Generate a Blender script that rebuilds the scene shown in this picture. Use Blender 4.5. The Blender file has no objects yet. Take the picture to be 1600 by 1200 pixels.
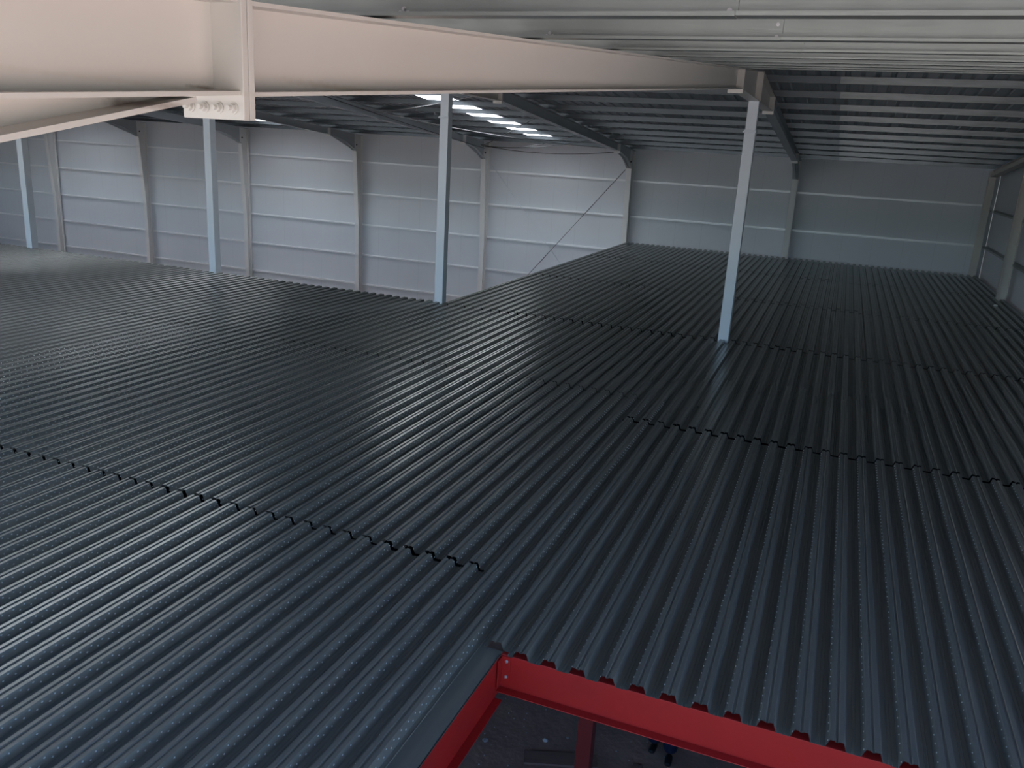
import bpy, math, random
from mathutils import Vector, Matrix, Euler
random.seed(7)
S = bpy.context.scene
COL = S.collection

# ------------------------------------------------------------------ camera
cam_d = bpy.data.cameras.new('camera')
cam = bpy.data.objects.new('camera', cam_d); COL.objects.link(cam)
cam_d.sensor_width = 36.0
cam_d.lens = 1288.176 / 1600 * 36.0
cam_d.clip_start = 0.05; cam_d.clip_end = 500
cam.location = (1.7448, -31.9724, 3.3105)
cam.rotation_euler = (1.2915, -0.0569, 0.3789)
S.camera = cam

# ------------------------------------------------------------------ sky, sun, exposure
SKY_STRENGTH = 0.12
SUN_STRENGTH = 8.5
EXPOSURE = 1.88
S.view_settings.view_transform = 'Standard'
S.view_settings.look = 'None'
S.view_settings.gamma = 1.0
S.view_settings.use_curve_mapping = False
S.view_settings.exposure = EXPOSURE
w = bpy.data.worlds.new('sky'); S.world = w; w.use_nodes = True
nt = w.node_tree; nt.nodes.clear()
sky = nt.nodes.new('ShaderNodeTexSky'); sky.sky_type = 'NISHITA'; sky.sun_disc = False
sky.sun_elevation = math.radians(48); sky.sun_rotation = math.radians(20)
bg = nt.nodes.new('ShaderNodeBackground'); bg.inputs[1].default_value = SKY_STRENGTH
wo = nt.nodes.new('ShaderNodeOutputWorld')
tint = nt.nodes.new('ShaderNodeMix'); tint.data_type = 'RGBA'; tint.blend_type = 'MULTIPLY'; tint.inputs[0].default_value = 1.0
tint.inputs[7].default_value = (0.80, 0.97, 1.20, 1)
nt.links.new(sky.outputs[0], tint.inputs[6]); nt.links.new(tint.outputs[2], bg.inputs[0]); nt.links.new(bg.outputs[0], wo.inputs[0])
sun_d = bpy.data.lights.new('sun', 'SUN'); sun_d.energy = SUN_STRENGTH; sun_d.angle = 0.02
sun_d.color = (1.0, 0.96, 0.91)
sun = bpy.data.objects.new('sun', sun_d); COL.objects.link(sun)
sun.rotation_euler = (math.radians(-38), math.radians(8), 0)      # comes from beyond the far wall, high up
S.cycles.use_denoising = True
S.cycles.max_bounces = 10
S.cycles.diffuse_bounces = 6
S.cycles.glossy_bounces = 5
S.cycles.sample_clamp_indirect = 6.0

# ------------------------------------------------------------------ materials
def mat(name, col, rough=0.5, metal=0.0, noise=None, bump=None, spec=0.5, coord='Object'):
    """noise = (scale vec, amount, second colour); bump = (scale, strength, distance)"""
    m = bpy.data.materials.new(name); m.use_nodes = True
    n = m.node_tree.nodes; l = m.node_tree.links
    b = n['Principled BSDF']
    b.inputs['Base Color'].default_value = (*col, 1); b.inputs['Roughness'].default_value = rough
    b.inputs['Metallic'].default_value = metal
    b.inputs['Specular IOR Level'].default_value = spec
    tc = n.new('ShaderNodeTexCoord')
    if noise:
        sc, amt, c2 = noise
        mp = n.new('ShaderNodeMapping'); mp.inputs['Scale'].default_value = sc
        l.new(tc.outputs[coord], mp.inputs[0])
        nz = n.new('ShaderNodeTexNoise'); nz.inputs['Scale'].default_value = 1.0; nz.inputs['Detail'].default_value = 5
        nz.inputs['Roughness'].default_value = 0.6
        l.new(mp.outputs[0], nz.inputs[0])
        rp = n.new('ShaderNodeMapRange'); rp.inputs['From Min'].default_value = 0.35; rp.inputs['From Max'].default_value = 0.7
        rp.inputs['To Max'].default_value = amt
        l.new(nz.outputs['Fac'], rp.inputs['Value'])
        mx = n.new('ShaderNodeMix'); mx.data_type = 'RGBA'
        mx.inputs[6].default_value = (*col, 1); mx.inputs[7].default_value = (*c2, 1)
        l.new(rp.outputs[0], mx.inputs[0]); l.new(mx.outputs[2], b.inputs['Base Color'])
        m['mix'] = mx.name
    if bump:
        sc, st, di = bump
        mp2 = n.new('ShaderNodeMapping'); mp2.inputs['Scale'].default_value = sc
        l.new(tc.outputs[coord], mp2.inputs[0])
        nb = n.new('ShaderNodeTexNoise'); nb.inputs['Scale'].default_value = 1.0; nb.inputs['Detail'].default_value = 3
        l.new(mp2.outputs[0], nb.inputs[0])
        bp = n.new('ShaderNodeBump'); bp.inputs['Strength'].default_value = st; bp.inputs['Distance'].default_value = di
        l.new(nb.outputs['Fac'], bp.inputs['Height']); l.new(bp.outputs[0], b.inputs['Normal'])
    return m

PAINT = mat('cream_paint', (0.61, 0.58, 0.545), 0.42, 0, ((1.2, 1.2, 3.0), 0.35, (0.56, 0.53, 0.49)), ((9, 9, 9), 0.12, 0.01))
# rust wash in the tight corners of the near splice (stain with its own shape)
def add_stains(m, spots):
    n = m.node_tree.nodes; l = m.node_tree.links; b = n['Principled BSDF']
    prev = n[m['mix']].outputs[2]
    tc = n.new('ShaderNodeNewGeometry')
    nz = n.new('ShaderNodeTexNoise'); nz.inputs['Scale'].default_value = 28; nz.inputs['Detail'].default_value = 6
    l.new(tc.outputs['Position'], nz.inputs[0])
    for (c, ext, colr, power) in spots:
        mp = n.new('ShaderNodeMapping')
        mp.vector_type = 'TEXTURE'
        mp.inputs['Location'].default_value = c; mp.inputs['Scale'].default_value = ext
        l.new(tc.outputs['Position'], mp.inputs[0])
        ln = n.new('ShaderNodeVectorMath'); ln.operation = 'LENGTH'; l.new(mp.outputs[0], ln.inputs[0])
        a = n.new('ShaderNodeMath'); a.operation = 'MULTIPLY_ADD'; a.inputs[1].default_value = 0.9
        l.new(nz.outputs['Fac'], a.inputs[0]); l.new(ln.outputs['Value'], a.inputs[2])
        r = n.new('ShaderNodeMapRange'); r.inputs['From Min'].default_value = 0.45; r.inputs['From Max'].default_value = 1.25
        r.inputs['To Min'].default_value = power; r.inputs['To Max'].default_value = 0
        l.new(a.outputs[0], r.inputs['Value'])
        mx = n.new('ShaderNodeMix'); mx.data_type = 'RGBA'; mx.inputs[7].default_value = (*colr, 1)
        l.new(r.outputs[0], mx.inputs[0]); l.new(prev, mx.inputs[6]); prev = mx.outputs[2]
    l.new(prev, b.inputs['Base Color'])
add_stains(PAINT, [((0.0, -30.26, 3.362), (0.3, 0.14, 0.022), (0.10, 0.045, 0.02), 0.85),
                   ((0.0, -30.0, 3.424), (0.12, 0.09, 0.010), (0.14, 0.09, 0.04), 0.8),
                   ((0.1, -30.3, 3.415), (0.2, 0.9, 0.014), (0.50, 0.45, 0.35), 0.5),
                   ((0.0, -29.3, 3.478), (0.2, 0.5, 0.022), (0.42, 0.36, 0.27), 0.55)])
PALE = mat('pale_frame_paint', (0.74, 0.745, 0.74), 0.42, 0, ((1.2, 1.2, 3.0), 0.3, (0.68, 0.68, 0.67)))
RAFT = mat('shaded_rafter_paint', (0.40, 0.44, 0.465), 0.42, 0, ((1.2, 1.2, 3.0), 0.3, (0.34, 0.375, 0.40)))  # frame paint darkened, dimmer light on the far rafters put into the colour
PALE_CABLE = mat('weathered_cable', (0.28, 0.28, 0.28), 0.5, 0.3)
STEEL_PAINT = mat('grey_blue_paint', (0.64, 0.69, 0.74), 0.38, 0, ((2, 2, 1), 0.3, (0.58, 0.62, 0.67)))
BOLT = mat('zinc_bolt', (0.62, 0.60, 0.62), 0.32, 0.9)
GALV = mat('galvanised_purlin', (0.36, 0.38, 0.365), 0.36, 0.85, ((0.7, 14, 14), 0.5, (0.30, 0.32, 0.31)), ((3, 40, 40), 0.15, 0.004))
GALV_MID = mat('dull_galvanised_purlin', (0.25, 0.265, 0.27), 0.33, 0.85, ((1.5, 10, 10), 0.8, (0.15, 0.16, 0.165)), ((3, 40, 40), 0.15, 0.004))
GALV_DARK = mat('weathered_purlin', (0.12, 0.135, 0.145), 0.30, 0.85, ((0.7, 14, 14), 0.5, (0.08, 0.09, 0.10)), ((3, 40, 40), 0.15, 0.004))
GIRT = mat('galvanised_girt', (0.85, 0.86, 0.88), 0.35, 0.2, ((0.8, 8, 8), 0.3, (0.7, 0.7, 0.72)))
DARK = mat('dark_rubber', (0.01, 0.011, 0.013), 0.6)
CABLE = mat('steel_rod', (0.05, 0.05, 0.055), 0.45, 0.6)
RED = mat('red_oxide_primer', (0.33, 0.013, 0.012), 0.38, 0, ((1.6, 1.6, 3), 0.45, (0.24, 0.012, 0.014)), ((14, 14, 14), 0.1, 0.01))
DECK = mat('galvanised_deck', (0.285, 0.300, 0.285), 0.27, 0.5, ((9, 0.35, 9), 0.7, (0.215, 0.230, 0.218)), ((30, 1.2, 30), 0.10, 0.004))
SEAM_SHADE = mat('painted_seam_shade', (0.003, 0.003, 0.004), 1.0, spec=0.0)  # near-black, paints the shade inside the open deck seams
DIMPLE_GLINT = mat('painted_dimple_glint', (0.62, 0.66, 0.68), 0.3, 0.5)  # lighter than the deck: glints painted onto the dimples
ROOF = mat('roof_sheet_underside', (0.30, 0.33, 0.35), 0.45, 0.5, ((3, 0.4, 3), 0.4, (0.22, 0.24, 0.26)))
RED_SHADED = mat('red_primer_shaded', (0.12, 0.012, 0.014), 0.4, 0, ((1.6, 1.6, 3), 0.45, (0.08, 0.010, 0.012)))  # red primer darkened, shade under the deck put into the colour
DIRT = mat('packed_dirt', (0.46, 0.31, 0.25), 0.95, 0, ((1.3, 1.3, 1.3), 0.9, (0.29, 0.20, 0.17)), ((9, 9, 9), 0.5, 0.03))
OUTSIDE = mat('dry_ground', (0.34, 0.31, 0.28), 0.95, 0, ((0.3, 0.3, 0.3), 0.6, (0.26, 0.235, 0.21)))
WOOD = mat('old_board', (0.30, 0.20, 0.16), 0.8, 0, ((2, 20, 20), 0.6, (0.20, 0.135, 0.11)))
STONE = mat('pale_stone', (0.45, 0.44, 0.42), 0.85, 0, ((20, 20, 20), 0.5, (0.3, 0.29, 0.27)))
PAPER = mat('white_paper', (0.8, 0.8, 0.8), 0.7)
NAVY = mat('navy_cloth', (0.012, 0.020, 0.055), 0.85, 0, ((12, 12, 12), 0.5, (0.008, 0.013, 0.036)))
SKIN = mat('skin', (0.42, 0.25, 0.17), 0.55)
HAIR = mat('dark_hair', (0.02, 0.015, 0.012), 0.7)
SHOE = mat('black_shoe', (0.012, 0.012, 0.016), 0.5)

def wall_mat():
    m = mat('grey_wall_panel', (0.68, 0.71, 0.75), 0.48, 0, ((0.5, 0.5, 0.25), 0.35, (0.62, 0.645, 0.68)))
    n = m.node_tree.nodes; l = m.node_tree.links; b = n['Principled BSDF']
    tc = n.new('ShaderNodeTexCoord'); sp = n.new('ShaderNodeSeparateXYZ'); l.new(tc.outputs['Object'], sp.inputs[0])
    ad = n.new('ShaderNodeMath'); ad.operation = 'ADD'; l.new(sp.outputs['X'], ad.inputs[0]); l.new(sp.outputs['Y'], ad.inputs[1])
    pp = n.new('ShaderNodeMath'); pp.operation = 'PINGPONG'; pp.inputs[1].default_value = 0.5; l.new(ad.outputs[0], pp.inputs[0])
    r = n.new('ShaderNodeMapRange'); r.inputs['From Min'].default_value = 0.0; r.inputs['From Max'].default_value = 0.012
    r.inputs['To Min'].default_value = 0.30; r.inputs['To Max'].default_value = 0.0
    l.new(pp.outputs[0], r.inputs['Value'])
    mx = n.new('ShaderNodeMix'); mx.data_type = 'RGBA'; mx.inputs[7].default_value = (0.40, 0.42, 0.44, 1)
    l.new(n[m['mix']].outputs[2], mx.inputs[6]); l.new(r.outputs[0], mx.inputs[0]); l.new(mx.outputs[2], b.inputs['Base Color'])
    return m
WALL = wall_mat()

def skylight_mat():
    m = bpy.data.materials.new('opal_skylight'); m.use_nodes = True
    n = m.node_tree.nodes; l = m.node_tree.links; n.clear()
    o = n.new('ShaderNodeOutputMaterial'); t = n.new('ShaderNodeBsdfTranslucent'); t.inputs[0].default_value = (0.9, 0.93, 0.95, 1)
    tr = n.new('ShaderNodeBsdfTransparent'); tr.inputs[0].default_value = (0.93, 0.96, 1.0, 1)
    mx = n.new('ShaderNodeMixShader'); mx.inputs[0].default_value = 0.0
    l.new(t.outputs[0], mx.inputs[1]); l.new(tr.outputs[0], mx.inputs[2]); l.new(mx.outputs[0], o.inputs[0])
    return m
SKYL = skylight_mat()

# ------------------------------------------------------------------ mesh helpers
class MB:
    def __init__(s): s.v = []; s.f = []; s.mi = []
    def add(s, vs, fs, m=0):
        o = len(s.v); s.v += [tuple(p) for p in vs]; s.f += [tuple(o + i for i in f) for f in fs]; s.mi += [m] * len(fs)
    def box(s, x0, x1, y0, y1, z0, z1, m=0):
        vs = [(x, y, z) for x in (x0, x1) for y in (y0, y1) for z in (z0, z1)]
        s.add(vs, [(0, 1, 3, 2), (4, 6, 7, 5), (0, 4, 5, 1), (2, 3, 7, 6), (0, 2, 6, 4), (1, 5, 7, 3)], m)
    def prism_x(s, poly, x0, x1, m=0):                       # polygon in (y, z), extruded along x
        n = len(poly); vs = [(x0, y, z) for y, z in poly] + [(x1, y, z) for y, z in poly]
        fs = [tuple(range(n))[::-1], tuple(range(n, 2 * n))] + [(i, (i + 1) % n, n + (i + 1) % n, n + i) for i in range(n)]
        s.add(vs, fs, m)
    def prism_y(s, poly, y0, y1, m=0):                       # polygon in (x, z), extruded along y
        n = len(poly); vs = [(x, y0, z) for x, z in poly] + [(x, y1, z) for x, z in poly]
        fs = [tuple(range(n)), tuple(range(n, 2 * n))[::-1]] + [(i, n + i, n + (i + 1) % n, (i + 1) % n) for i in range(n)]
        s.add(vs, fs, m)
    def strip(s, line, xc, wid, th, m=0):                    # plate following a (y, z) polyline; th > 0 grows to its left side
        off = []
        for i, (y, z) in enumerate(line):
            a = line[max(i - 1, 0)]; b = line[min(i + 1, len(line) - 1)]
            d = Vector((b[0] - a[0], b[1] - a[1])).normalized()
            off.append((y - d.y * th, z + d.x * th))
        s.prism_x(list(line) + off[::-1], xc - wid / 2, xc + wid / 2, m)
    def cyl(s, a, b, r, n=10, r2=None, m=0):
        a = Vector(a); b = Vector(b); d = (b - a).normalized(); r2 = r if r2 is None else r2
        u = d.orthogonal().normalized(); w_ = d.cross(u)
        vs = []
        for c, rr in ((a, r), (b, r2)):
            for i in range(n):
                t = 2 * math.pi * i / n; vs.append(c + (u * math.cos(t) + w_ * math.sin(t)) * rr)
        fs = [tuple(range(n))[::-1], tuple(range(n, 2 * n))] + [(i, (i + 1) % n, n + (i + 1) % n, n + i) for i in range(n)]
        s.add(vs, fs, m)
    def tube(s, pts, r, n=6, m=0):
        pts = [Vector(p) for p in pts]; rings = []; u = None
        for i, p in enumerate(pts):
            d = (pts[min(i + 1, len(pts) - 1)] - pts[max(i - 1, 0)]).normalized()
            u = d.orthogonal().normalized() if u is None else (u - d * u.dot(d)).normalized()
            v = d.cross(u); rings.append([p + (u * math.cos(2 * math.pi * k / n) + v * math.sin(2 * math.pi * k / n)) * r for k in range(n)])
        vs = [q for r_ in rings for q in r_]; fs = []
        for i in range(len(pts) - 1):
            for k in range(n): fs.append((i * n + k, i * n + (k + 1) % n, (i + 1) * n + (k + 1) % n, (i + 1) * n + k))
        fs.append(tuple(range(n))[::-1]); fs.append(tuple(range((len(pts) - 1) * n, len(pts) * n)))
        s.add(vs, fs, m)
    def build(s, name, mats, parent=None, bevel=0, origin=None, smooth=False):
        me = bpy.data.meshes.new(name)
        vs = s.v
        if origin is not None: vs = [(x - origin[0], y - origin[1], z - origin[2]) for x, y, z in vs]
        me.from_pydata(vs, [], s.f)
        if not isinstance(mats, (list, tuple)): mats = [mats]
        for m in mats: me.materials.append(m)
        if len(mats) > 1: me.polygons.foreach_set('material_index', s.mi)
        if smooth: me.polygons.foreach_set('use_smooth', [True] * len(me.polygons))
        me.validate(); me.update()
        o = bpy.data.objects.new(name, me); COL.objects.link(o)
        if origin is not None: o.location = origin
        if parent is not None:
            o.parent = parent
            o.location = Vector(origin) - parent.location if origin is not None else -parent.location
        if bevel:
            bv = o.modifiers.new('bevel', 'BEVEL'); bv.width = bevel; bv.segments = 2; bv.limit_method = 'ANGLE'
        return o

def tag(o, label=None, cat=None, group=None, kind=None):
    if label: o['label'] = label
    if cat: o['category'] = cat
    if group: o['group'] = group
    o['kind'] = kind or 'thing'
    return o
def thing(name, loc, label, cat, group=None):
    e = bpy.data.objects.new(name, None); COL.objects.link(e); e.location = loc; e.empty_display_size = 0.1
    bpy.context.view_layer.update()
    return tag(e, label, cat, group)
def struct(o): o['kind'] = 'structure'; return o
ORD = ['first', 'second', 'third', 'fourth', 'fifth', 'sixth', 'seventh', 'eighth', 'ninth', 'tenth']

# ------------------------------------------------------------------ frame geometry (metres)
BAY = 6.0; SPAN = 32.4; RIDGE = 16.2; GROUND = -3.9
Z0, SLP = 3.455, 0.0851                   # rafter top line
def ztop(d): return Z0 + SLP * d
def Yof(d, near): return -SPAN + d if near else -d
DEP = 0.268
XR = 6.40                                 # inside face of right-hand end wall
XL = -46.0

# ------------------------------------------------------------------ ground
g = MB(); g.box(-120, 120, -33.0, 60, GROUND - 0.3, GROUND)
struct(g.build('ground', DIRT))
g = MB(); g.box(-120, 120, -140, -33.0, GROUND - 0.3, GROUND - 0.004)
struct(g.build('ground_outside', OUTSIDE))

# ------------------------------------------------------------------ walls
GOPEN = 26.5
g = MB(); g.box(XL, XR - 0.007, 0.14, 0.22, GROUND, ztop(0) + 0.11); struct(g.build('wall_far', WALL))
def gable(x0, x1, name):
    b = MB()
    poly = [(0.22, GROUND), (0.22, ztop(0) + 0.09), (-RIDGE, ztop(RIDGE) + 0.09), (-SPAN, ztop(0) + 0.09), (-SPAN, GROUND)]
    if x0 > 0: poly = [(0.22, GROUND), (0.22, ztop(0) + 0.09), (-RIDGE, ztop(RIDGE) + 0.09), (-GOPEN, ztop(SPAN - GOPEN) + 0.09), (-GOPEN, GROUND)]      # the rest is not clad yet
    b.prism_x(poly, x0, x1); return struct(b.build(name, WALL))
gable(XR, XR + 0.08, 'wall_right')
g = MB(); g.box(XR, XR + 0.08, -32.6, -GOPEN - 0.002, GROUND, 0.0); struct(g.build('wall_right_lower', WALL))
g = MB(); g.box(XL, XR + 0.08, -32.7, -32.62, GROUND, -1.4); struct(g.build('wall_near', WALL))
gable(XL - 0.08, XL, 'wall_left')

# ------------------------------------------------------------------ roof (ceiling): ribbed sheet with openings for the skylight strips
RP = 0.25
PUR_H = 0.125
SKY_STRIPS = [(-9.45, -8.55), (-21.45, -20.55), (-33.45, -32.55)]
def zroof(d): return ztop(d) + PUR_H + 0.004
b = MB()
prof = [(0.0, 0.0), (0.15, 0.0), (0.17, 0.03), (0.23, 0.03)]
xs = []
x = XL
while x < XR + 0.1:
    for dx, dz in prof: xs.append((x + dx, dz))
    x += RP
for near in (False, True):
    cuts = [(-0.3, 1.9), (1.9, 13.2), (13.2, RIDGE)]
    for d0, d1 in cuts:
        vs = []; fs = []
        for i, (xx, dz) in enumerate(xs):
            for d in (d0, d1): vs.append((xx, Yof(d, near), zroof(d) + dz))
            if i:
                xm = (xx + xs[i - 1][0]) / 2
                if d0 == 1.9 and any(a < xm < c for a, c in SKY_STRIPS): continue
                a0 = 2 * (i - 1)
                fs.append((a0, a0 + 1, a0 + 3, a0 + 2))
        b.add(vs, fs)
roof = b.build('ceiling', ROOF); struct(roof)
so = roof.modifiers.new('thick', 'SOLIDIFY'); so.thickness = 0.004; so.offset = 1
n = 0
for a, c in SKY_STRIPS:
    for near in (False, True):
        n += 1; b = MB(); vs = []; fs = []; k = 0
        for i, (xx, dz) in enumerate(xs):
            if a - 0.26 < xx < c + 0.26:
                for d in (1.85, 13.25): vs.append((xx, Yof(d, near), zroof(d) + dz + 0.006))
                if k: fs.append((2 * k - 2, 2 * k - 1, 2 * k + 1, 2 * k))
                k += 1
        b.add(vs, fs); struct(b.build('window_%d' % n, SKYL))

# ------------------------------------------------------------------ deck floor
PITCH = 0.2; CX = 0.187; RH = 0.056
def rib_profile(x0, x1):
    """list of (x, z, kind) from x0 to x1; crests centred on CX + k*PITCH"""
    base = [(-0.100, 0), (-0.0985, 0.0), (-0.064, 0), (-0.060, 0), (-0.039, RH), (-0.012, RH), (-0.006, RH - 0.008), (0.006, RH - 0.008), (0.012, RH), (0.039, RH), (0.060, 0), (0.064, 0), (0.0985, 0)]
    pts = []
    k0 = math.floor((x0 - CX) / PITCH) - 1; k1 = math.ceil((x1 - CX) / PITCH) + 1
    for k in range(k0, k1 + 1):
        c = CX + k * PITCH
        for dx, z in ((-0.094, 0.0), (-0.090, 0.004), (-0.086, 0.0), (-0.060, 0), (-0.039, RH), (-0.012, RH), (-0.006, RH - 0.008), (0.006, RH - 0.008), (0.012, RH), (0.039, RH), (0.060, 0), (0.086, 0), (0.090, 0.004), (0.094, 0.0)):
            if x0 + 1e-4 < c + dx < x1 - 1e-4: pts.append((c + dx, z))
    return [(x0, 0.0)] + pts + [(x1, 0.0)]
db = MB()
def deck_panel(x0, x1, y0, y1, lift=0.0):
    """sheets of four ribs, each a hair different in length and height"""
    x = x0
    W = 4 * PITCH
    k = math.floor((x0 - CX + PITCH / 2) / W)
    xa = x0
    while xa < x1 - 1e-4:
        k += 1
        xb = min(CX - PITCH / 2 + k * W, x1)
        if xb - xa > 0.03:
            pts = rib_profile(xa, xb)
            pts.append((xb + 0.012, 0.0004))
            e0 = random.uniform(0.001, 0.010); e1 = random.uniform(0.022, 0.040) * (0.6 if y1 == -20.87 else 1.8 if y1 > -22.5 else 1.0); dz = random.uniform(-0.001, 0.0015)
            vs = []; fs = []
            for px, pz in pts:
                vs.append((px, y0 + e0, pz + dz + lift)); vs.append((px, y1 - e1, pz + dz + lift))
            for i in range(len(pts) - 1): fs.append((2 * i, 2 * i + 2, 2 * i + 3, 2 * i + 1))
            db.add(vs, fs)
        xa = xb
OX0, OX1, OY0, OY1 = 0.087, 4.687, -30.9, -27.40          # opening
XS = -0.513                                             # where the sheet rows change
L = -5.913; XE = 6.287
for y0, y1 in ((-32.3, -26.4), (-26.4, -20.87), (-20.87, -16.16)): deck_panel(-40.0, L, y0, y1)
for y0, y1 in ((-32.3, -26.4), (-26.4, -20.87), (-20.87, -16.30), (-16.30, -10.8), (-10.8, -5.4), (-5.4, -0.28)): deck_panel(L + 0.0, XS, y0, y1)
deck_panel(XS, -0.113, -32.3, -21.9)
db.add([(-0.113, -32.3, 0), (0.046, -32.3, 0), (0.046, -27.36, 0), (-0.113, -27.36, 0)], [(0, 1, 2, 3)])
deck_panel(-0.113, OX0, -27.355, -21.9)
deck_panel(OX0, OX1, OY1, -21.9); deck_panel(OX1, XE, -32.3, -27.6); deck_panel(OX1, XE, -27.59, -21.9); deck_panel(OX0, OX1, -32.3, OY0)
for y0, y1 in ((-21.9, -16.22), (-16.22, -10.95), (-10.95, -5.5), (-5.5, -0.28)): deck_panel(XS, XE, y0, y1)
# pressed dimples on the rib sides of the nearer sheets
def dimples(x0, x1, y0, y1):
    k0 = math.ceil((x0 - CX) / PITCH); k1 = math.floor((x1 - CX) / PITCH)
    slope = Vector((0.021, 0, RH)).normalized()
    for k in range(k0, k1 + 1):
        c = CX + k * PITCH
        for sgn in ((-1, 1) if c < 0 else (-1,)):
            nrm = Vector((sgn * RH, 0, 0.021)).normalized()
            rows = (0.62,) if (k % 4 == 1 or c > 0) else (0.33, 0.72)
            for ri, t in enumerate(rows):
                px = c + sgn * (0.060 - 0.021 * t); pz = RH * t
                y = y0 + (0.0425 if ri else 0) + 0.01 * (k % 3)
                up = Vector((-sgn * 0.021, 0, RH)).normalized()
                while y < y1:
                    p = Vector((px, y, pz)); r = 0.0058
                    vs = [p + up * r, p + Vector((0, r * 1.5, 0)), p - up * r, p - Vector((0, r * 1.5, 0)), p + nrm * 0.0055]
                    db.add(vs, [(0, 1, 4), (1, 2, 4), (2, 3, 4), (3, 0, 4)] if sgn < 0 else [(1, 0, 4), (2, 1, 4), (3, 2, 4), (0, 3, 4)], 1)
                    y += 0.085
dimples(-9.0, -0.05, -31.0, -21.0)
dimples(0.08, 6.0, -27.38, -22.0)
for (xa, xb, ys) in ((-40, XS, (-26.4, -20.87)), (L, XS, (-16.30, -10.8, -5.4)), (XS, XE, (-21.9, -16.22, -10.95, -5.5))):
    for yy in ys: db.add([(xa, yy - 0.06, -0.006), (xb, yy - 0.06, -0.006), (xb, yy + 0.5, -0.006), (xa, yy + 0.5, -0.006)], [(0, 1, 2, 3)], 2)  # dark strips added below the seams so the gaps read as shade
deck = struct(db.build('floor', [DECK, DIMPLE_GLINT, SEAM_SHADE]))
so = deck.modifiers.new('thick', 'SOLIDIFY'); so.thickness = 0.0012; so.offset = -1; so.use_rim = False

# ------------------------------------------------------------------ purlins (roof rails), one per bay and row
def zsec(b, xa, xb, yb, zb, h, fl, s, th=0.004):
    """Z-shaped rail along x: lower flange towards -s*y"""
    b.box(xa, xb, yb - th / 2, yb + th / 2, zb, zb + h)
    lo = sorted((yb, yb - s * fl)); hi = sorted((yb, yb + s * fl))
    b.box(xa, xb, lo[0], lo[1], zb, zb + th); b.box(xa, xb, hi[0], hi[1], zb + h - th, zb + h)
    l2 = yb - s * fl; b.box(xa, xb, l2 - th / 2, l2 + th / 2, zb, zb + 0.014)
    h2 = yb + s * fl; b.box(xa, xb, h2 - th / 2, h2 + th / 2, zb + h - 0.014, zb + h)
far_d = [0.75 + 1.6 * i for i in range(10)]            # distance from the far wall
near_d = [1.73 + 1.6 * i for i in range(9)]           # 0 = nearest the camera
bay_words = ['right-hand end bay beside the cream rafter', 'bay left of the cream rafter', 'third bay from the right end wall',
             'fourth bay from the right end wall', 'fifth bay from the right end wall', 'sixth bay from the right end wall', 'seventh bay from the right end wall']
def bay_limits(k):                                      # k = -1 .. ; bay between frame k and k+1 to the left
    return (-6.0 * (k + 1), -6.0 * k if k >= 0 else 6.25)
def purlin(d, near, k, label, group):
    xa, xb = bay_limits(k)
    xa2 = xa + 1.3375; xb2 = xb + 1.336
    if k < 0: xb2 = 6.28
    zb = ztop(d); y = Yof(d, near)
    t = thing('purlin', ((xa + xb) / 2, y, zb), label, 'purlin', group)
    b = MB()
    off = 0.006 if k % 2 else 0.0
    zsec(b, xa2, xb2, y + off, zb + 0.006 + off * 0.3, PUR_H - 0.009, 0.062, 1 if near else -1)
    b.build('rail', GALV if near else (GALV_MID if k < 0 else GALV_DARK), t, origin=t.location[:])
    if near and d < 6 and k == 0:
        cx = 0.205 if d < 2.5 else 0.135
        for (px, pz) in ((1.31, 0.03), (1.31, 0.085), (cx - 0.016, 0.024), (cx + 0.016, 0.024), (cx, 0.038)):
            r = 0.006; b = MB()
            q = (px, y - 0.002, zb + pz)
            b.cyl((px, q[1] - 0.010, q[2]), (px, q[1], q[2]), r, 6); b.cyl((px, q[1] - 0.002, q[2]), (px, q[1] + 0.001, q[2]), r * 1.5, 12)
            b.build('bolt', BOLT, t, origin=q)
        if d < 2.5:
            b = MB(); b.box(0.262, 0.2645, y - 0.0035, y - 0.0022, zb + 0.02, zb + 0.062); b.build('paint_mark', RED, t, origin=(0.263, y - 0.003, zb + 0.04))
    return t
for i, d in enumerate(near_d):
    for k in (-1, 0):
        if k == 0: lab = 'galvanised purlin behind the cream rafter, %s row up from the camera side' % ORD[i]
        else: lab = 'galvanised purlin right of the cream rafter, %s row up from the camera side' % ORD[i]
        purlin(d, True, k, lab, 'purlins on the near roof slope')
for i, d in enumerate(far_d):
    for k in range(-1, 6):
        purlin(d, False, k, 'galvanised purlin, %s row up from the far wall, %s' % (ORD[i], bay_words[k + 1].replace('beside the cream rafter', '').strip()), 'purlins on the far roof slope')

# ------------------------------------------------------------------ rafters
def rafter_body(b, x, pts_top, pts_bot, wid=0.2, th=0.012, web=0.009):
    b.prism_x(pts_bot + pts_top[::-1], x - web / 2, x + web / 2)
    b.strip(pts_top, x, wid, -th if pts_top[-1][0] > pts_top[0][0] else th)
    b.strip(pts_bot, x, wid, th if pts_bot[-1][0] > pts_bot[0][0] else -th)
def plate(b, x, y, z0, z1, t=0.024, wid=0.22): b.box(x - wid / 2, x + wid / 2, y - t / 2, y + t / 2, z0, z1)
DS, DR = 2.475, 13.55                                  # splice distances from the eave
def zb_(d): return ztop(d) - 0.250 - 0.0026 * d
frame_where = ['nearest the camera', 'standing next left after the tall near column', 'third from the right', 'fourth from the right',
               'fifth from the right', 'sixth from the right', 'seventh from the right']
def bolt(parent, p, axis, r=0.014, l=0.016, m=BOLT):
    b = MB(); p = Vector(p); a = Vector(axis)
    b.cyl(p, p + a * l, r, 6); b.cyl(p + a * l, p + a * l * 1.9, r * 0.55, 8)
    b.cyl(p - a * 0.001, p + a * 0.003, r * 1.35, 12)
    return b.build('bolt', m, parent, origin=p[:])
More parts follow.
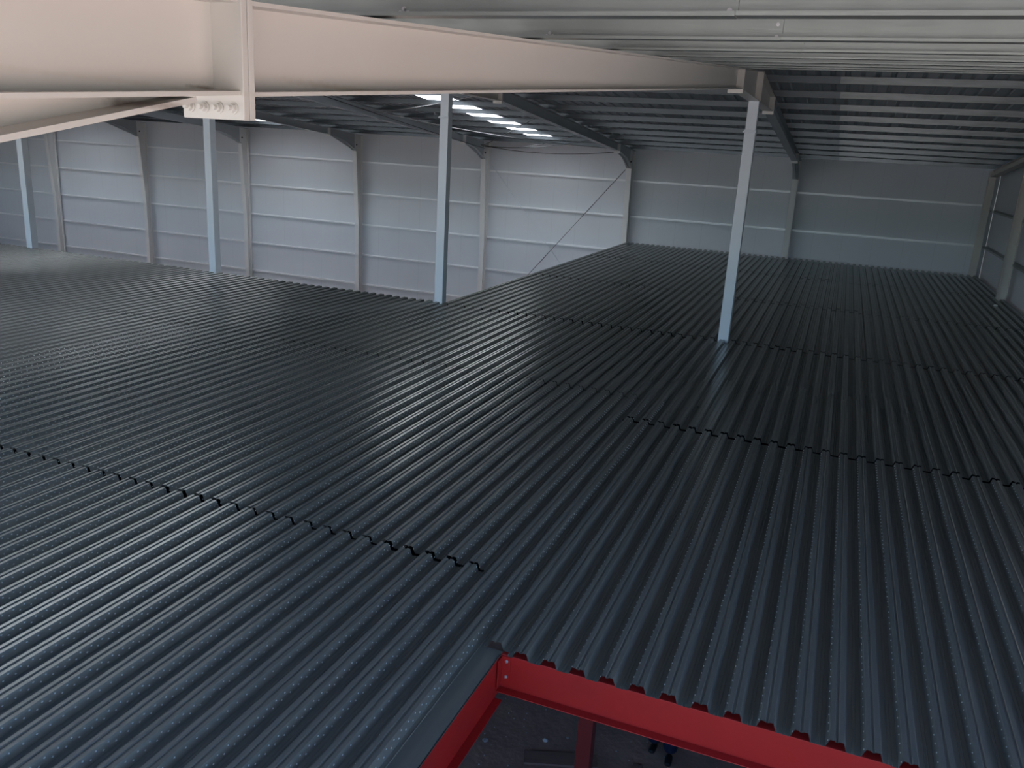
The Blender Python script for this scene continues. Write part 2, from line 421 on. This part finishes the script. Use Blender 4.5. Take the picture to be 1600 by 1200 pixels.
def rafter(k, near):
    x = -BAY * k; a, c = DS, DR
    lab = ('long cream painted steel rafter crossing the top of the picture' if near and k == 0 else
           'steel rafter of the %s frame from the right, on the camera side of the ridge' % ORD[k] if near else
           'grey steel rafter sloping down to the far wall, %s frame from the right' % ORD[k])
    t = thing('rafter', (x, Yof((a + c) / 2, near), zb_((a + c) / 2)), lab, 'rafter', 'steel roof rafters')
    b = MB()
    rafter_body(b, x, [(Yof(a + 0.025, near), ztop(a)), (Yof(c - 0.025, near), ztop(c))], [(Yof(a + 0.025, near), zb_(a)), (Yof(c - 0.025, near), zb_(c))])
    b.build('beam', PAINT if near else RAFT, t, origin=t.location[:])
    s = 1 if near else -1
    for d, e in ((a + 0.0135, 0.068), (c - 0.0135, 0.06)):
        b = MB(); plate(b, x, Yof(d, near), zb_(d) - e, ztop(d) + 0.0)
        p = b.build('end_plate', PAINT if near else PALE, t, origin=t.location[:], bevel=0.002)
    return t
for k in range(0, 5): rafter(k, True)
for k in range(0, 7): rafter(k, False)

# eaves end of the near rafter: deepening haunch
t = thing('rafter_haunch', (0, -31.2, 3.0), 'cream deepening haunch bolted to the near end of the long cream rafter, top left', 'haunch')
b = MB(); x = 0
yA, yB = -32.2, Yof(DS - 0.025, True)
rafter_body(b, x, [(yA, ztop(0.2)), (yB, ztop(DS))], [(yA, zb_(0.2)), (yB, zb_(DS))])
b.build('beam', PAINT, t, origin=t.location[:])
b = MB(); toe = (-30.13, zb_(2.27)); end = (-31.95, 3.02)
b.prism_x([toe, end, (end[0], zb_(0.45)), ], -0.0045, 0.0045)
b.strip([end, toe], 0, 0.2, -0.014)
b.build('haunch_plate', PAINT, t, origin=t.location[:])
b = MB(); plate(b, 0, Yof(DS - 0.0135, True), zb_(DS) - 0.068, ztop(DS)); b.build('end_plate', PAINT, t, origin=t.location[:], bevel=0.002)
b = MB(); b.box(0.005, 0.098, Yof(DS - 0.07, True), Yof(DS - 0.062, True), zb_(DS) + 0.002, ztop(DS) - 0.014)
for i in range(4):
    bolt(t, (-0.082 + 0.052 * i, Yof(DS - 0.0265, True), zb_(DS) - 0.036), (0, -1, 0), 0.0125, 0.014, PAINT)

# ------------------------------------------------------------------ wall columns with haunch on the far side
col_lab = ['on the far wall behind the tall near column', 'where the deck edge meets the far wall', 'third from the right on the far wall',
           'fourth from the right on the far wall', 'fifth from the right on the far wall', 'sixth from the right on the far wall', 'leftmost in view on the far wall']
def wall_column(k):
    x = -BAY * k
    t = thing('wall_column', (x, -0.12, GROUND), 'tapered grey steel wall column, ' + col_lab[k], 'column', 'tapered columns along the far wall')
    zk = 2.80
    b = MB()
    inner = [(-0.26, GROUND), (-0.27, -0.35), (-0.50, zk)]
    b.prism_x([(0, GROUND), (0, ztop(0)), (-0.50, ztop(0.5) - 0.0), (-0.50, zk), (-0.27, -0.35), (-0.26, GROUND)], x - 0.0045, x + 0.0045)
    b.strip(inner, x, 0.2, 0.012)
    b.strip([(0.0, GROUND), (0.0, ztop(0))], x, 0.2, -0.012) if False else b.box(x - 0.1, x + 0.1, -0.006, 0.006, GROUND, ztop(0))
    b.build('post', PALE, t, origin=t.location[:])
    b = MB()
    b.prism_x([(-0.50, zk), (-DS + 0.03, zb_(DS)), (-DS + 0.03, ztop(DS)), (-0.50, ztop(0.5))], x - 0.0045, x + 0.0045)
    b.strip([(0, ztop(0)), (-DS + 0.03, ztop(DS))], x, 0.2, 0.012)
    b.strip([(-0.50, zk), (-1.35, 3.20), (-DS + 0.03, zb_(DS))], x, 0.2, -0.012)
    b.build('haunch', RAFT, t, origin=t.location[:])
    b = MB(); plate(b, x, -DS + 0.0145, zb_(DS) - 0.068, ztop(DS)); b.build('end_plate', PALE, t, origin=t.location[:])
    for z in (3.05,):
        b = MB(); b.cyl((x + 0.004, -0.35, z), (x + 0.03, -0.35, z), 0.035, 10); b.build('cap', DARK, t, origin=t.location[:])
for k in range(7): wall_column(k)
# corner column and gable frame at the right end wall
t = thing('corner_column', (6.12, -0.14, GROUND), 'grey steel column in the corner where the far wall meets the right end wall', 'column')
b = MB(); b.box(6.02, 6.22, -0.252, -0.24, GROUND, ztop(0.2)); b.box(6.115, 6.125, -0.24, -0.01, GROUND, ztop(0)); b.box(6.02, 6.22, -0.01, 0.002, GROUND, ztop(0))
b.build('post', PAINT, t, origin=t.location[:])
t = thing('gable_rafter', (6.15, -8.1, 4.0), 'grey steel rafter running up along the top of the right end wall', 'rafter', None)
b = MB(); rafter_body(b, 6.14, [(-0.2, ztop(0.2) - 0.002), (-RIDGE, ztop(RIDGE) - 0.002)], [(-0.2, ztop(0.2) - 0.2), (-RIDGE, ztop(RIDGE) - 0.2)])
rafter_body(b, 6.14, [(-SPAN + 0.2, ztop(0.2) - 0.002), (-RIDGE, ztop(RIDGE) - 0.002)], [(-SPAN + 0.2, ztop(0.2) - 0.2), (-RIDGE, ztop(RIDGE) - 0.2)])
b.build('beam', PAINT, t, origin=t.location[:])
t = thing('gable_post', (6.16, -5.9, GROUND), 'pale steel post standing against the right end wall at the picture edge', 'column')
b = MB(); b.box(6.03, 6.042, -6.0, -5.82, GROUND, ztop(5.8) - 0.225); b.box(6.042, 6.25, -5.915, -5.905, GROUND, ztop(5.8) - 0.225); b.box(6.25, 6.262, -6.0, -5.82, GROUND, ztop(5.8) - 0.225)
b.build('post', PAINT, t, origin=t.location[:])
t = thing('gable_post', (6.16, -11.9, GROUND), 'pale steel post on the right end wall, further from the corner', 'column')

bpy.data.objects.remove(t)

# ------------------------------------------------------------------ girts (horizontal wall rails)
GZ = [2.36, 1.02, -0.32, -1.65, -2.97]
lv = ['topmost', 'second from top', 'middle', 'fourth from top', 'lowest']
bays = ['bay by the right end wall', 'second bay from the right', 'third bay from the right', 'fourth bay from the right', 'fifth bay from the right', 'sixth bay from the right', 'leftmost bay in view', 'leftmost bay']
for k in range(-1, 7):
    xa, xb = bay_limits(k)
    for j, z in enumerate(GZ):
        if k < 1 and j > 1: continue
        x0, x1 = xa + 0.02, (xb - 0.02 if k >= 0 else 6.34)
        if k == 6: x0 = -44.0
        b = MB(); th = 0.005; h = 0.05
        b.box(x0, x1, 0.012, 0.138, z - th, z)                       # upper flat
        b.box(x0, x1, 0.009, 0.014, z - h, z)                       # front face
        b.box(x0, x1, 0.134, 0.139, z - h, z + 0.02)
        o = b.build('girt', GIRT, origin=((x0 + x1) / 2, 0.07, z))
        tag(o, '%s pale wall rail on the far wall, %s' % (lv[j], bays[k + 1] if k < 6 else 'leftmost bay in view'), 'girt', 'rails along the far wall')
for j, z in enumerate((2.22, 1.04)):
    for q, (y0, y1) in enumerate(((-0.3, -5.88), (-5.95, -12.0))):
        b = MB(); b.box(6.24, 6.392, y1, y0, z - 0.005, z); b.box(6.24, 6.246, y1, y0, z - 0.06, z); b.box(6.386, 6.392, y1, y0, z - 0.06, z + 0.02)
        o = b.build('girt', GALV, origin=(6.3, (y0 + y1) / 2, z))
        tag(o, '%s dark wall rail on the right end wall, %s the pale post' % (('upper', 'lower')[j], ('behind', 'nearer than')[q]), 'girt', 'rails along the right end wall')

# ------------------------------------------------------------------ interior ridge columns
ic = ['tallest pale steel column on the deck, nearest the camera', 'pale blue steel column at the inner corner of the deck edge',
      'blue grey steel column on the deck edge, second from left', 'blue grey steel column at the far left of the deck edge']
def ridge_column(k):
    x = -BAY * k; y = -RIDGE; hw = 0.095
    t = thing('ridge_column', (x, y, GROUND), ic[k], 'column', 'columns under the ridge')
    zr = 4.33
    b = MB(); b.box(x - hw, x + hw, y - hw, y + hw, GROUND, 3.80); b.build('post', STEEL_PAINT, t, origin=t.location[:], bevel=0.006)
    b = MB(); b.box(x - hw + .005, x + hw - .005, y - hw, y + hw, 3.845, zr); b.build('upper_post', STEEL_PAINT, t, origin=t.location[:], bevel=0.006)
    b = MB(); b.box(x - 0.125, x + 0.105, y - 0.12, y + 0.12, 3.80, 3.822); b.box(x - 0.105, x + 0.105, y - 0.12, y + 0.12, 3.823, 3.845)
    b.build('splice_plate', STEEL_PAINT, t, origin=t.location[:], bevel=0.002)
    b = MB()                                            # deep head piece under the ridge
    ya, yc = -SPAN + DR + 0.0, -DR
    b.prism_x([(ya, zb_(DR)), (ya, ztop(DR)), (y, ztop(RIDGE)), (yc, ztop(DR)), (yc, zb_(DR)), (y, zr)], x - 0.0045, x + 0.0045)
    b.strip([(ya, ztop(DR)), (y, ztop(RIDGE)), (yc, ztop(DR))], x, 0.2, -0.012)
    b.strip([(ya, zb_(DR)), (y, zr), (yc, zb_(DR))], x, 0.2, 0.012)
    for yy in (y - 0.09, y + 0.09): b.box(x - 0.095, x + 0.095, yy - 0.006, yy + 0.006, zr + 0.01, ztop(RIDGE) - 0.02)
    b.build('head', PAINT, t, origin=t.location[:])
    for yy in (ya + 0.013, yc - 0.013):
        b = MB(); plate(b, x, yy, zb_(DR) - 0.06, ztop(DR)); b.build('end_plate', PAINT, t, origin=t.location[:])
    return t
for k in range(4): ridge_column(k)

# ------------------------------------------------------------------ bracing rods and slack cables
def rod(name, pts, r, label, cat, m=CABLE, group=None):
    b = MB(); b.tube(pts, r); o = b.build(name, m, origin=pts[0], smooth=True); tag(o, label, cat, group); return o
rod('brace_rod', [(-6.25, -0.02, 2.75), (-11.75, -0.02, -4.16 + 0.3)], 0.012, 'thin dark diagonal rod across the far wall ending at the deck edge', 'brace')
rod('brace_rod', [(-11.8, -0.05, 2.60), (-6.2, -0.05, -3.85)], 0.011, 'thin pale diagonal rod crossing the far wall behind the dark one', 'brace', STEEL_PAINT)
def sag(a, b_, s, n=14):
    a = Vector(a); b_ = Vector(b_); out = []
    for i in range(n + 1):
        t_ = i / n; p = a.lerp(b_, t_); p.z -= 4 * s * t_ * (1 - t_); out.append(p[:])
    return out
def rp(x, d, drop=0.10): return (x, -d, ztop(d) - drop)
CG = 'slack roof bracing cables'
rod('roof_cable', sag(rp(-11.88, 0.6, 0.2), rp(-6.12, 2.4, 0.30), 0.16), 0.012, 'lowest slack cable hanging in the eaves, left of the deck corner column', 'cable', group=CG)
rod('roof_cable', sag(rp(-11.88, 0.75, 0.16), rp(-6.12, 10.6, 0.24), 0.03), 0.012, 'dark cable rising steeply right across the skylight row to a rafter', 'cable', group=CG)
rod('roof_cable', sag(rp(-11.86, 0.9, 0.24), rp(-6.12, 5.6, 0.26), 0.13), 0.011, 'middle slack cable above the far wall, ending halfway down a rafter', 'cable', group=CG)
rod('roof_cable', sag(rp(-11.86, 1.1, 0.2), rp(-6.12, 7.0, 0.26), 0.22), 0.010, 'thin slack cable just above the lowest one near the far wall', 'cable', group=CG)
rod('roof_cable', sag(rp(-11.85, 13.0, 0.0 + 0.06), rp(-11.86, 0.7, 0.30), 0.03, 8), 0.012, 'straight dark cable running down beside the rafter behind the deck corner column', 'cable', group=CG)
rod('roof_cable', sag(rp(-11.86, 9.9, 0.12), rp(-6.12, 3.4, 0.26), 0.16), 0.011, 'pale slack cable behind the upper part of the deck corner column', 'cable', PALE_CABLE, CG)
rod('roof_cable', sag(rp(-11.86, 9.2, 0.14), rp(-6.12, 14.0, 0.2), 0.06), 0.010, 'short pale cable rising right toward the topmost skylight', 'cable', PALE_CABLE, CG)

# ------------------------------------------------------------------ red frame round the opening
WZ = -0.262
t = thing('trimmer_beam', (2.3, -27.38, WZ), 'bright red steel beam under the cut rib ends of the deck opening', 'beam')
b = MB(); b.box(0.045, 6.2, -27.384, -27.378, WZ, -0.004); b.box(0.045, 6.2, -27.448, -27.378, WZ, WZ + 0.006); b.box(0.045, 6.2, -27.378, -27.30, -0.010, -0.004)
b.build('beam', RED, t, origin=t.location[:], bevel=0.0015)
b = MB(); b.box(0.055, 0.115, -27.392, -27.3845, -0.225, -0.012); b.box(0.050, 0.056, -27.46, -27.3845, -0.225, -0.012)
p = b.build('cleat', RED, t, origin=t.location[:])
for z in (-0.045, -0.165):
    bb = bolt(t, (0.088, -27.392, z), (0, -1, 0), 0.0095, 0.008)
t = thing('side_beam', (0.04, -29.5, WZ), 'darker red steel beam running toward the camera on the left of the opening', 'beam')
b = MB(); b.box(0.036, 0.042, -32.2, -27.39, -0.30, 0.0); b.box(0.040, 0.10, -32.2, -27.47, -0.30, -0.294); b.box(-0.03, 0.042, -32.2, -27.39, -0.008, -0.002)
b.build('beam', RED, t, origin=t.location[:])
POX, POY = 0.49, -26.55
t = thing('red_post', (POX, POY, GROUND), 'dark red steel post standing on the dirt under the bright red beam', 'post')
b = MB(); b.box(POX - 0.06, POX + 0.06, POY - 0.06, POY + 0.06, GROUND + 0.01, -0.02); b.build('post', RED_SHADED, t, origin=t.location[:], bevel=0.004)
b = MB(); b.box(POX - 0.12, POX + 0.12, POY - 0.12, POY + 0.12, GROUND, GROUND + 0.012); b.build('base_plate', RED, t, origin=t.location[:])
# ------------------------------------------------------------------ dirt floor things
def board(cx, cy, l, w_, ang, label, z=0.0):
    b = MB(); b.box(-l / 2, l / 2, -w_ / 2, w_ / 2, 0, 0.03); o = b.build('wooden_board', WOOD, bevel=0.003)
    o.location = (cx, cy, GROUND + 0.0 + z); o.rotation_euler = (0, 0, math.radians(ang)); tag(o, label, 'board')
board(-0.46, -23.72, 0.9, 0.22, 20, 'brown board lying on the dirt left of the red post')
board(0.42, -23.75, 0.12, 0.7, -4, 'narrow board lying on the dirt below the navy trousers')
def stone(p, r, label, m=STONE):
    b = MB(); bmv = []
    import bmesh
    bm = bmesh.new(); bmesh.ops.create_icosphere(bm, subdivisions=2, radius=r)
    for v in bm.verts:
        v.co *= random.uniform(0.8, 1.15); v.co.z *= 0.6
    me = bpy.data.meshes.new('stone'); bm.to_mesh(me); bm.free(); me.materials.append(m)
    o = bpy.data.objects.new('stone', me); COL.objects.link(o); o.location = (p[0], p[1], p[2] + r * 0.45)
    tag(o, label, 'stone'); return o
stone((-0.741, -23.475, GROUND), 0.034, 'bright white pebble on the dirt in the middle of the opening', PAPER)
stone((-1.43, -23.806, GROUND), 0.035, 'pale stone on the dirt beside the left red beam')
stone((-0.82, -23.79, GROUND), 0.020, 'small pale pebble below the bright white one')
stone((-0.50, -23.30, GROUND), 0.018, 'small pale pebble between the white pebble and the red post')
b = MB()
for _ in range(150):
    px = random.uniform(-2.2, 2.0); py = random.uniform(-25.0, -22.0); r = random.uniform(0.004, 0.014)
    b.cyl((px, py, GROUND - 0.002), (px + r * 0.2, py, GROUND + r * 0.8), r, 6, r * 0.6)
o = b.build('gravel', STONE); tag(o, 'loose grit scattered over the dirt floor below the opening', 'gravel', kind='stuff')
# litter on the deck
import bmesh
bm = bmesh.new(); bmesh.ops.create_icosphere(bm, subdivisions=2, radius=0.05)
for v in bm.verts: v.co *= random.uniform(0.6, 1.2); v.co.z *= 0.6
me = bpy.data.meshes.new('crumpled_paper'); bm.to_mesh(me); bm.free(); me.materials.append(PAPER)
o = bpy.data.objects.new('crumpled_paper', me); COL.objects.link(o); o.location = (5.80, -7.50, 0.075)
tag(o, 'small white crumpled scrap on the deck by the right end wall', 'scrap')
b = MB(); b.cyl((0.30, -20.98, 0.052), (0.315, -20.96, 0.062), 0.016, 7, 0.01)
o = b.build('rubber_plug', DARK, origin=(0.30, -20.98, 0.052)); tag(o, 'tiny black plug lying on the deck in front of the tall near column', 'plug')

# ------------------------------------------------------------------ person below the deck (only the lower legs show under the red beam)
def skin_chain(name, verts, edges, radii, m, parent=None, root=0, sub=2):
    me = bpy.data.meshes.new(name); me.from_pydata([tuple(v) for v in verts], edges, []); me.update()
    o = bpy.data.objects.new(name, me); COL.objects.link(o)
    o.modifiers.new('skin', 'SKIN')
    for i, r in enumerate(radii):
        sv = me.skin_vertices[0].data[i]; sv.radius = (r, r) if not isinstance(r, tuple) else r
        sv.use_root = (i == root)
    ss = o.modifiers.new('sub', 'SUBSURF'); ss.levels = sub; ss.render_levels = sub
    me.materials.append(m)
    if parent: o.parent = parent
    return o
pr = thing('person', (0.64, -23.06, GROUND), 'person in navy trousers standing on the dirt behind the bright red beam', 'person')
V = [(0, 0, 0.95), (0, 0, 1.15), (0, 0, 1.38), (0, 0, 1.47), (0, 0.01, 1.56),
     (-0.10, 0, 0.90), (-0.11, 0.05, 0.50), (-0.09, 0.07, 0.09),
     (0.10, 0, 0.90), (0.13, -0.05, 0.50), (0.13, -0.07, 0.10),
     (-0.19, 0, 1.40), (-0.25, 0.02, 1.12), (-0.24, -0.10, 0.88),
     (0.19, 0, 1.40), (0.25, 0.02, 1.12), (0.24, -0.10, 0.88)]
E_ = [(0, 1), (1, 2), (2, 3), (3, 4), (0, 5), (5, 6), (6, 7), (0, 8), (8, 9), (9, 10), (2, 11), (11, 12), (12, 13), (2, 14), (14, 15), (15, 16)]
Rr = [(0.15, 0.11), (0.14, 0.10), (0.17, 0.11), 0.06, 0.055, 0.11, 0.10, 0.105, 0.11, 0.10, 0.105, 0.06, 0.045, 0.035, 0.06, 0.045, 0.035]
skin_chain('body', V, E_, Rr, NAVY, pr)
bm = bmesh.new(); bmesh.ops.create_uvsphere(bm, u_segments=20, v_segments=14, radius=0.105)
for v in bm.verts:
    v.co.x *= 0.75; v.co.z *= 1.12
    if v.co.y < -0.085 and abs(v.co.x) < 0.02 and -0.04 < v.co.z < 0.01: v.co.y -= 0.018
    if v.co.z < -0.05: v.co.x *= 0.85
me = bpy.data.meshes.new('head'); bm.to_mesh(me); bm.free(); me.materials.append(SKIN)
o = bpy.data.objects.new('head', me); COL.objects.link(o); o.parent = pr; o.location = (0, -0.01, 1.66)
bm = bmesh.new(); bmesh.ops.create_uvsphere(bm, u_segments=20, v_segments=14, radius=0.112)
for v in list(bm.verts):
    v.co.x *= 0.78; v.co.z *= 1.1
bmesh.ops.delete(bm, geom=[v for v in bm.verts if v.co.z < -0.02 or (v.co.y < -0.06 and v.co.z < 0.06)], context='VERTS')
me = bpy.data.meshes.new('hair'); bm.to_mesh(me); bm.free(); me.materials.append(HAIR)
o = bpy.data.objects.new('hair', me); COL.objects.link(o); o.parent = pr; o.location = (0, -0.005, 1.665)
for sx in (-1, 1):
    hx, hy, hz = 0.24 * sx, -0.105, 0.86
    vv = [(hx, hy, hz), (hx, hy - 0.02, hz - 0.06)]; ee = [(0, 1)]; rr = [(0.022, 0.03), (0.018, 0.036)]
    o = skin_chain('palm', vv, ee, rr, SKIN, pr)
    for f in range(4):
        fy = hy - 0.045 + 0.021 * f; L_ = (0.030, 0.036, 0.034, 0.027)[f]
        skin_chain('finger', [(hx, fy, hz - 0.07), (hx - sx * 0.004, fy - 0.004, hz - 0.075 - L_), (hx - sx * 0.016, fy - 0.008, hz - 0.08 - 2 * L_)], [(0, 1), (1, 2)], [0.009, 0.0085, 0.007], SKIN, pr, sub=1)
    skin_chain('thumb', [(hx, hy - 0.03, hz - 0.01), (hx - sx * 0.012, hy - 0.06, hz - 0.04), (hx - sx * 0.018, hy - 0.068, hz - 0.07)], [(0, 1), (1, 2)], [0.011, 0.010, 0.008], SKIN, pr, sub=1)
for sx, ax, ay in ((-1, -0.09, 0.07), (1, 0.13, -0.07)):
    skin_chain('shoe', [(ax, ay + 0.05, 0.045), (ax, ay - 0.04, 0.045), (ax + 0.01 * sx, ay - 0.15, 0.035)], [(0, 1), (1, 2)], [(0.045, 0.045), (0.05, 0.045), (0.045, 0.032)], SHOE, pr)
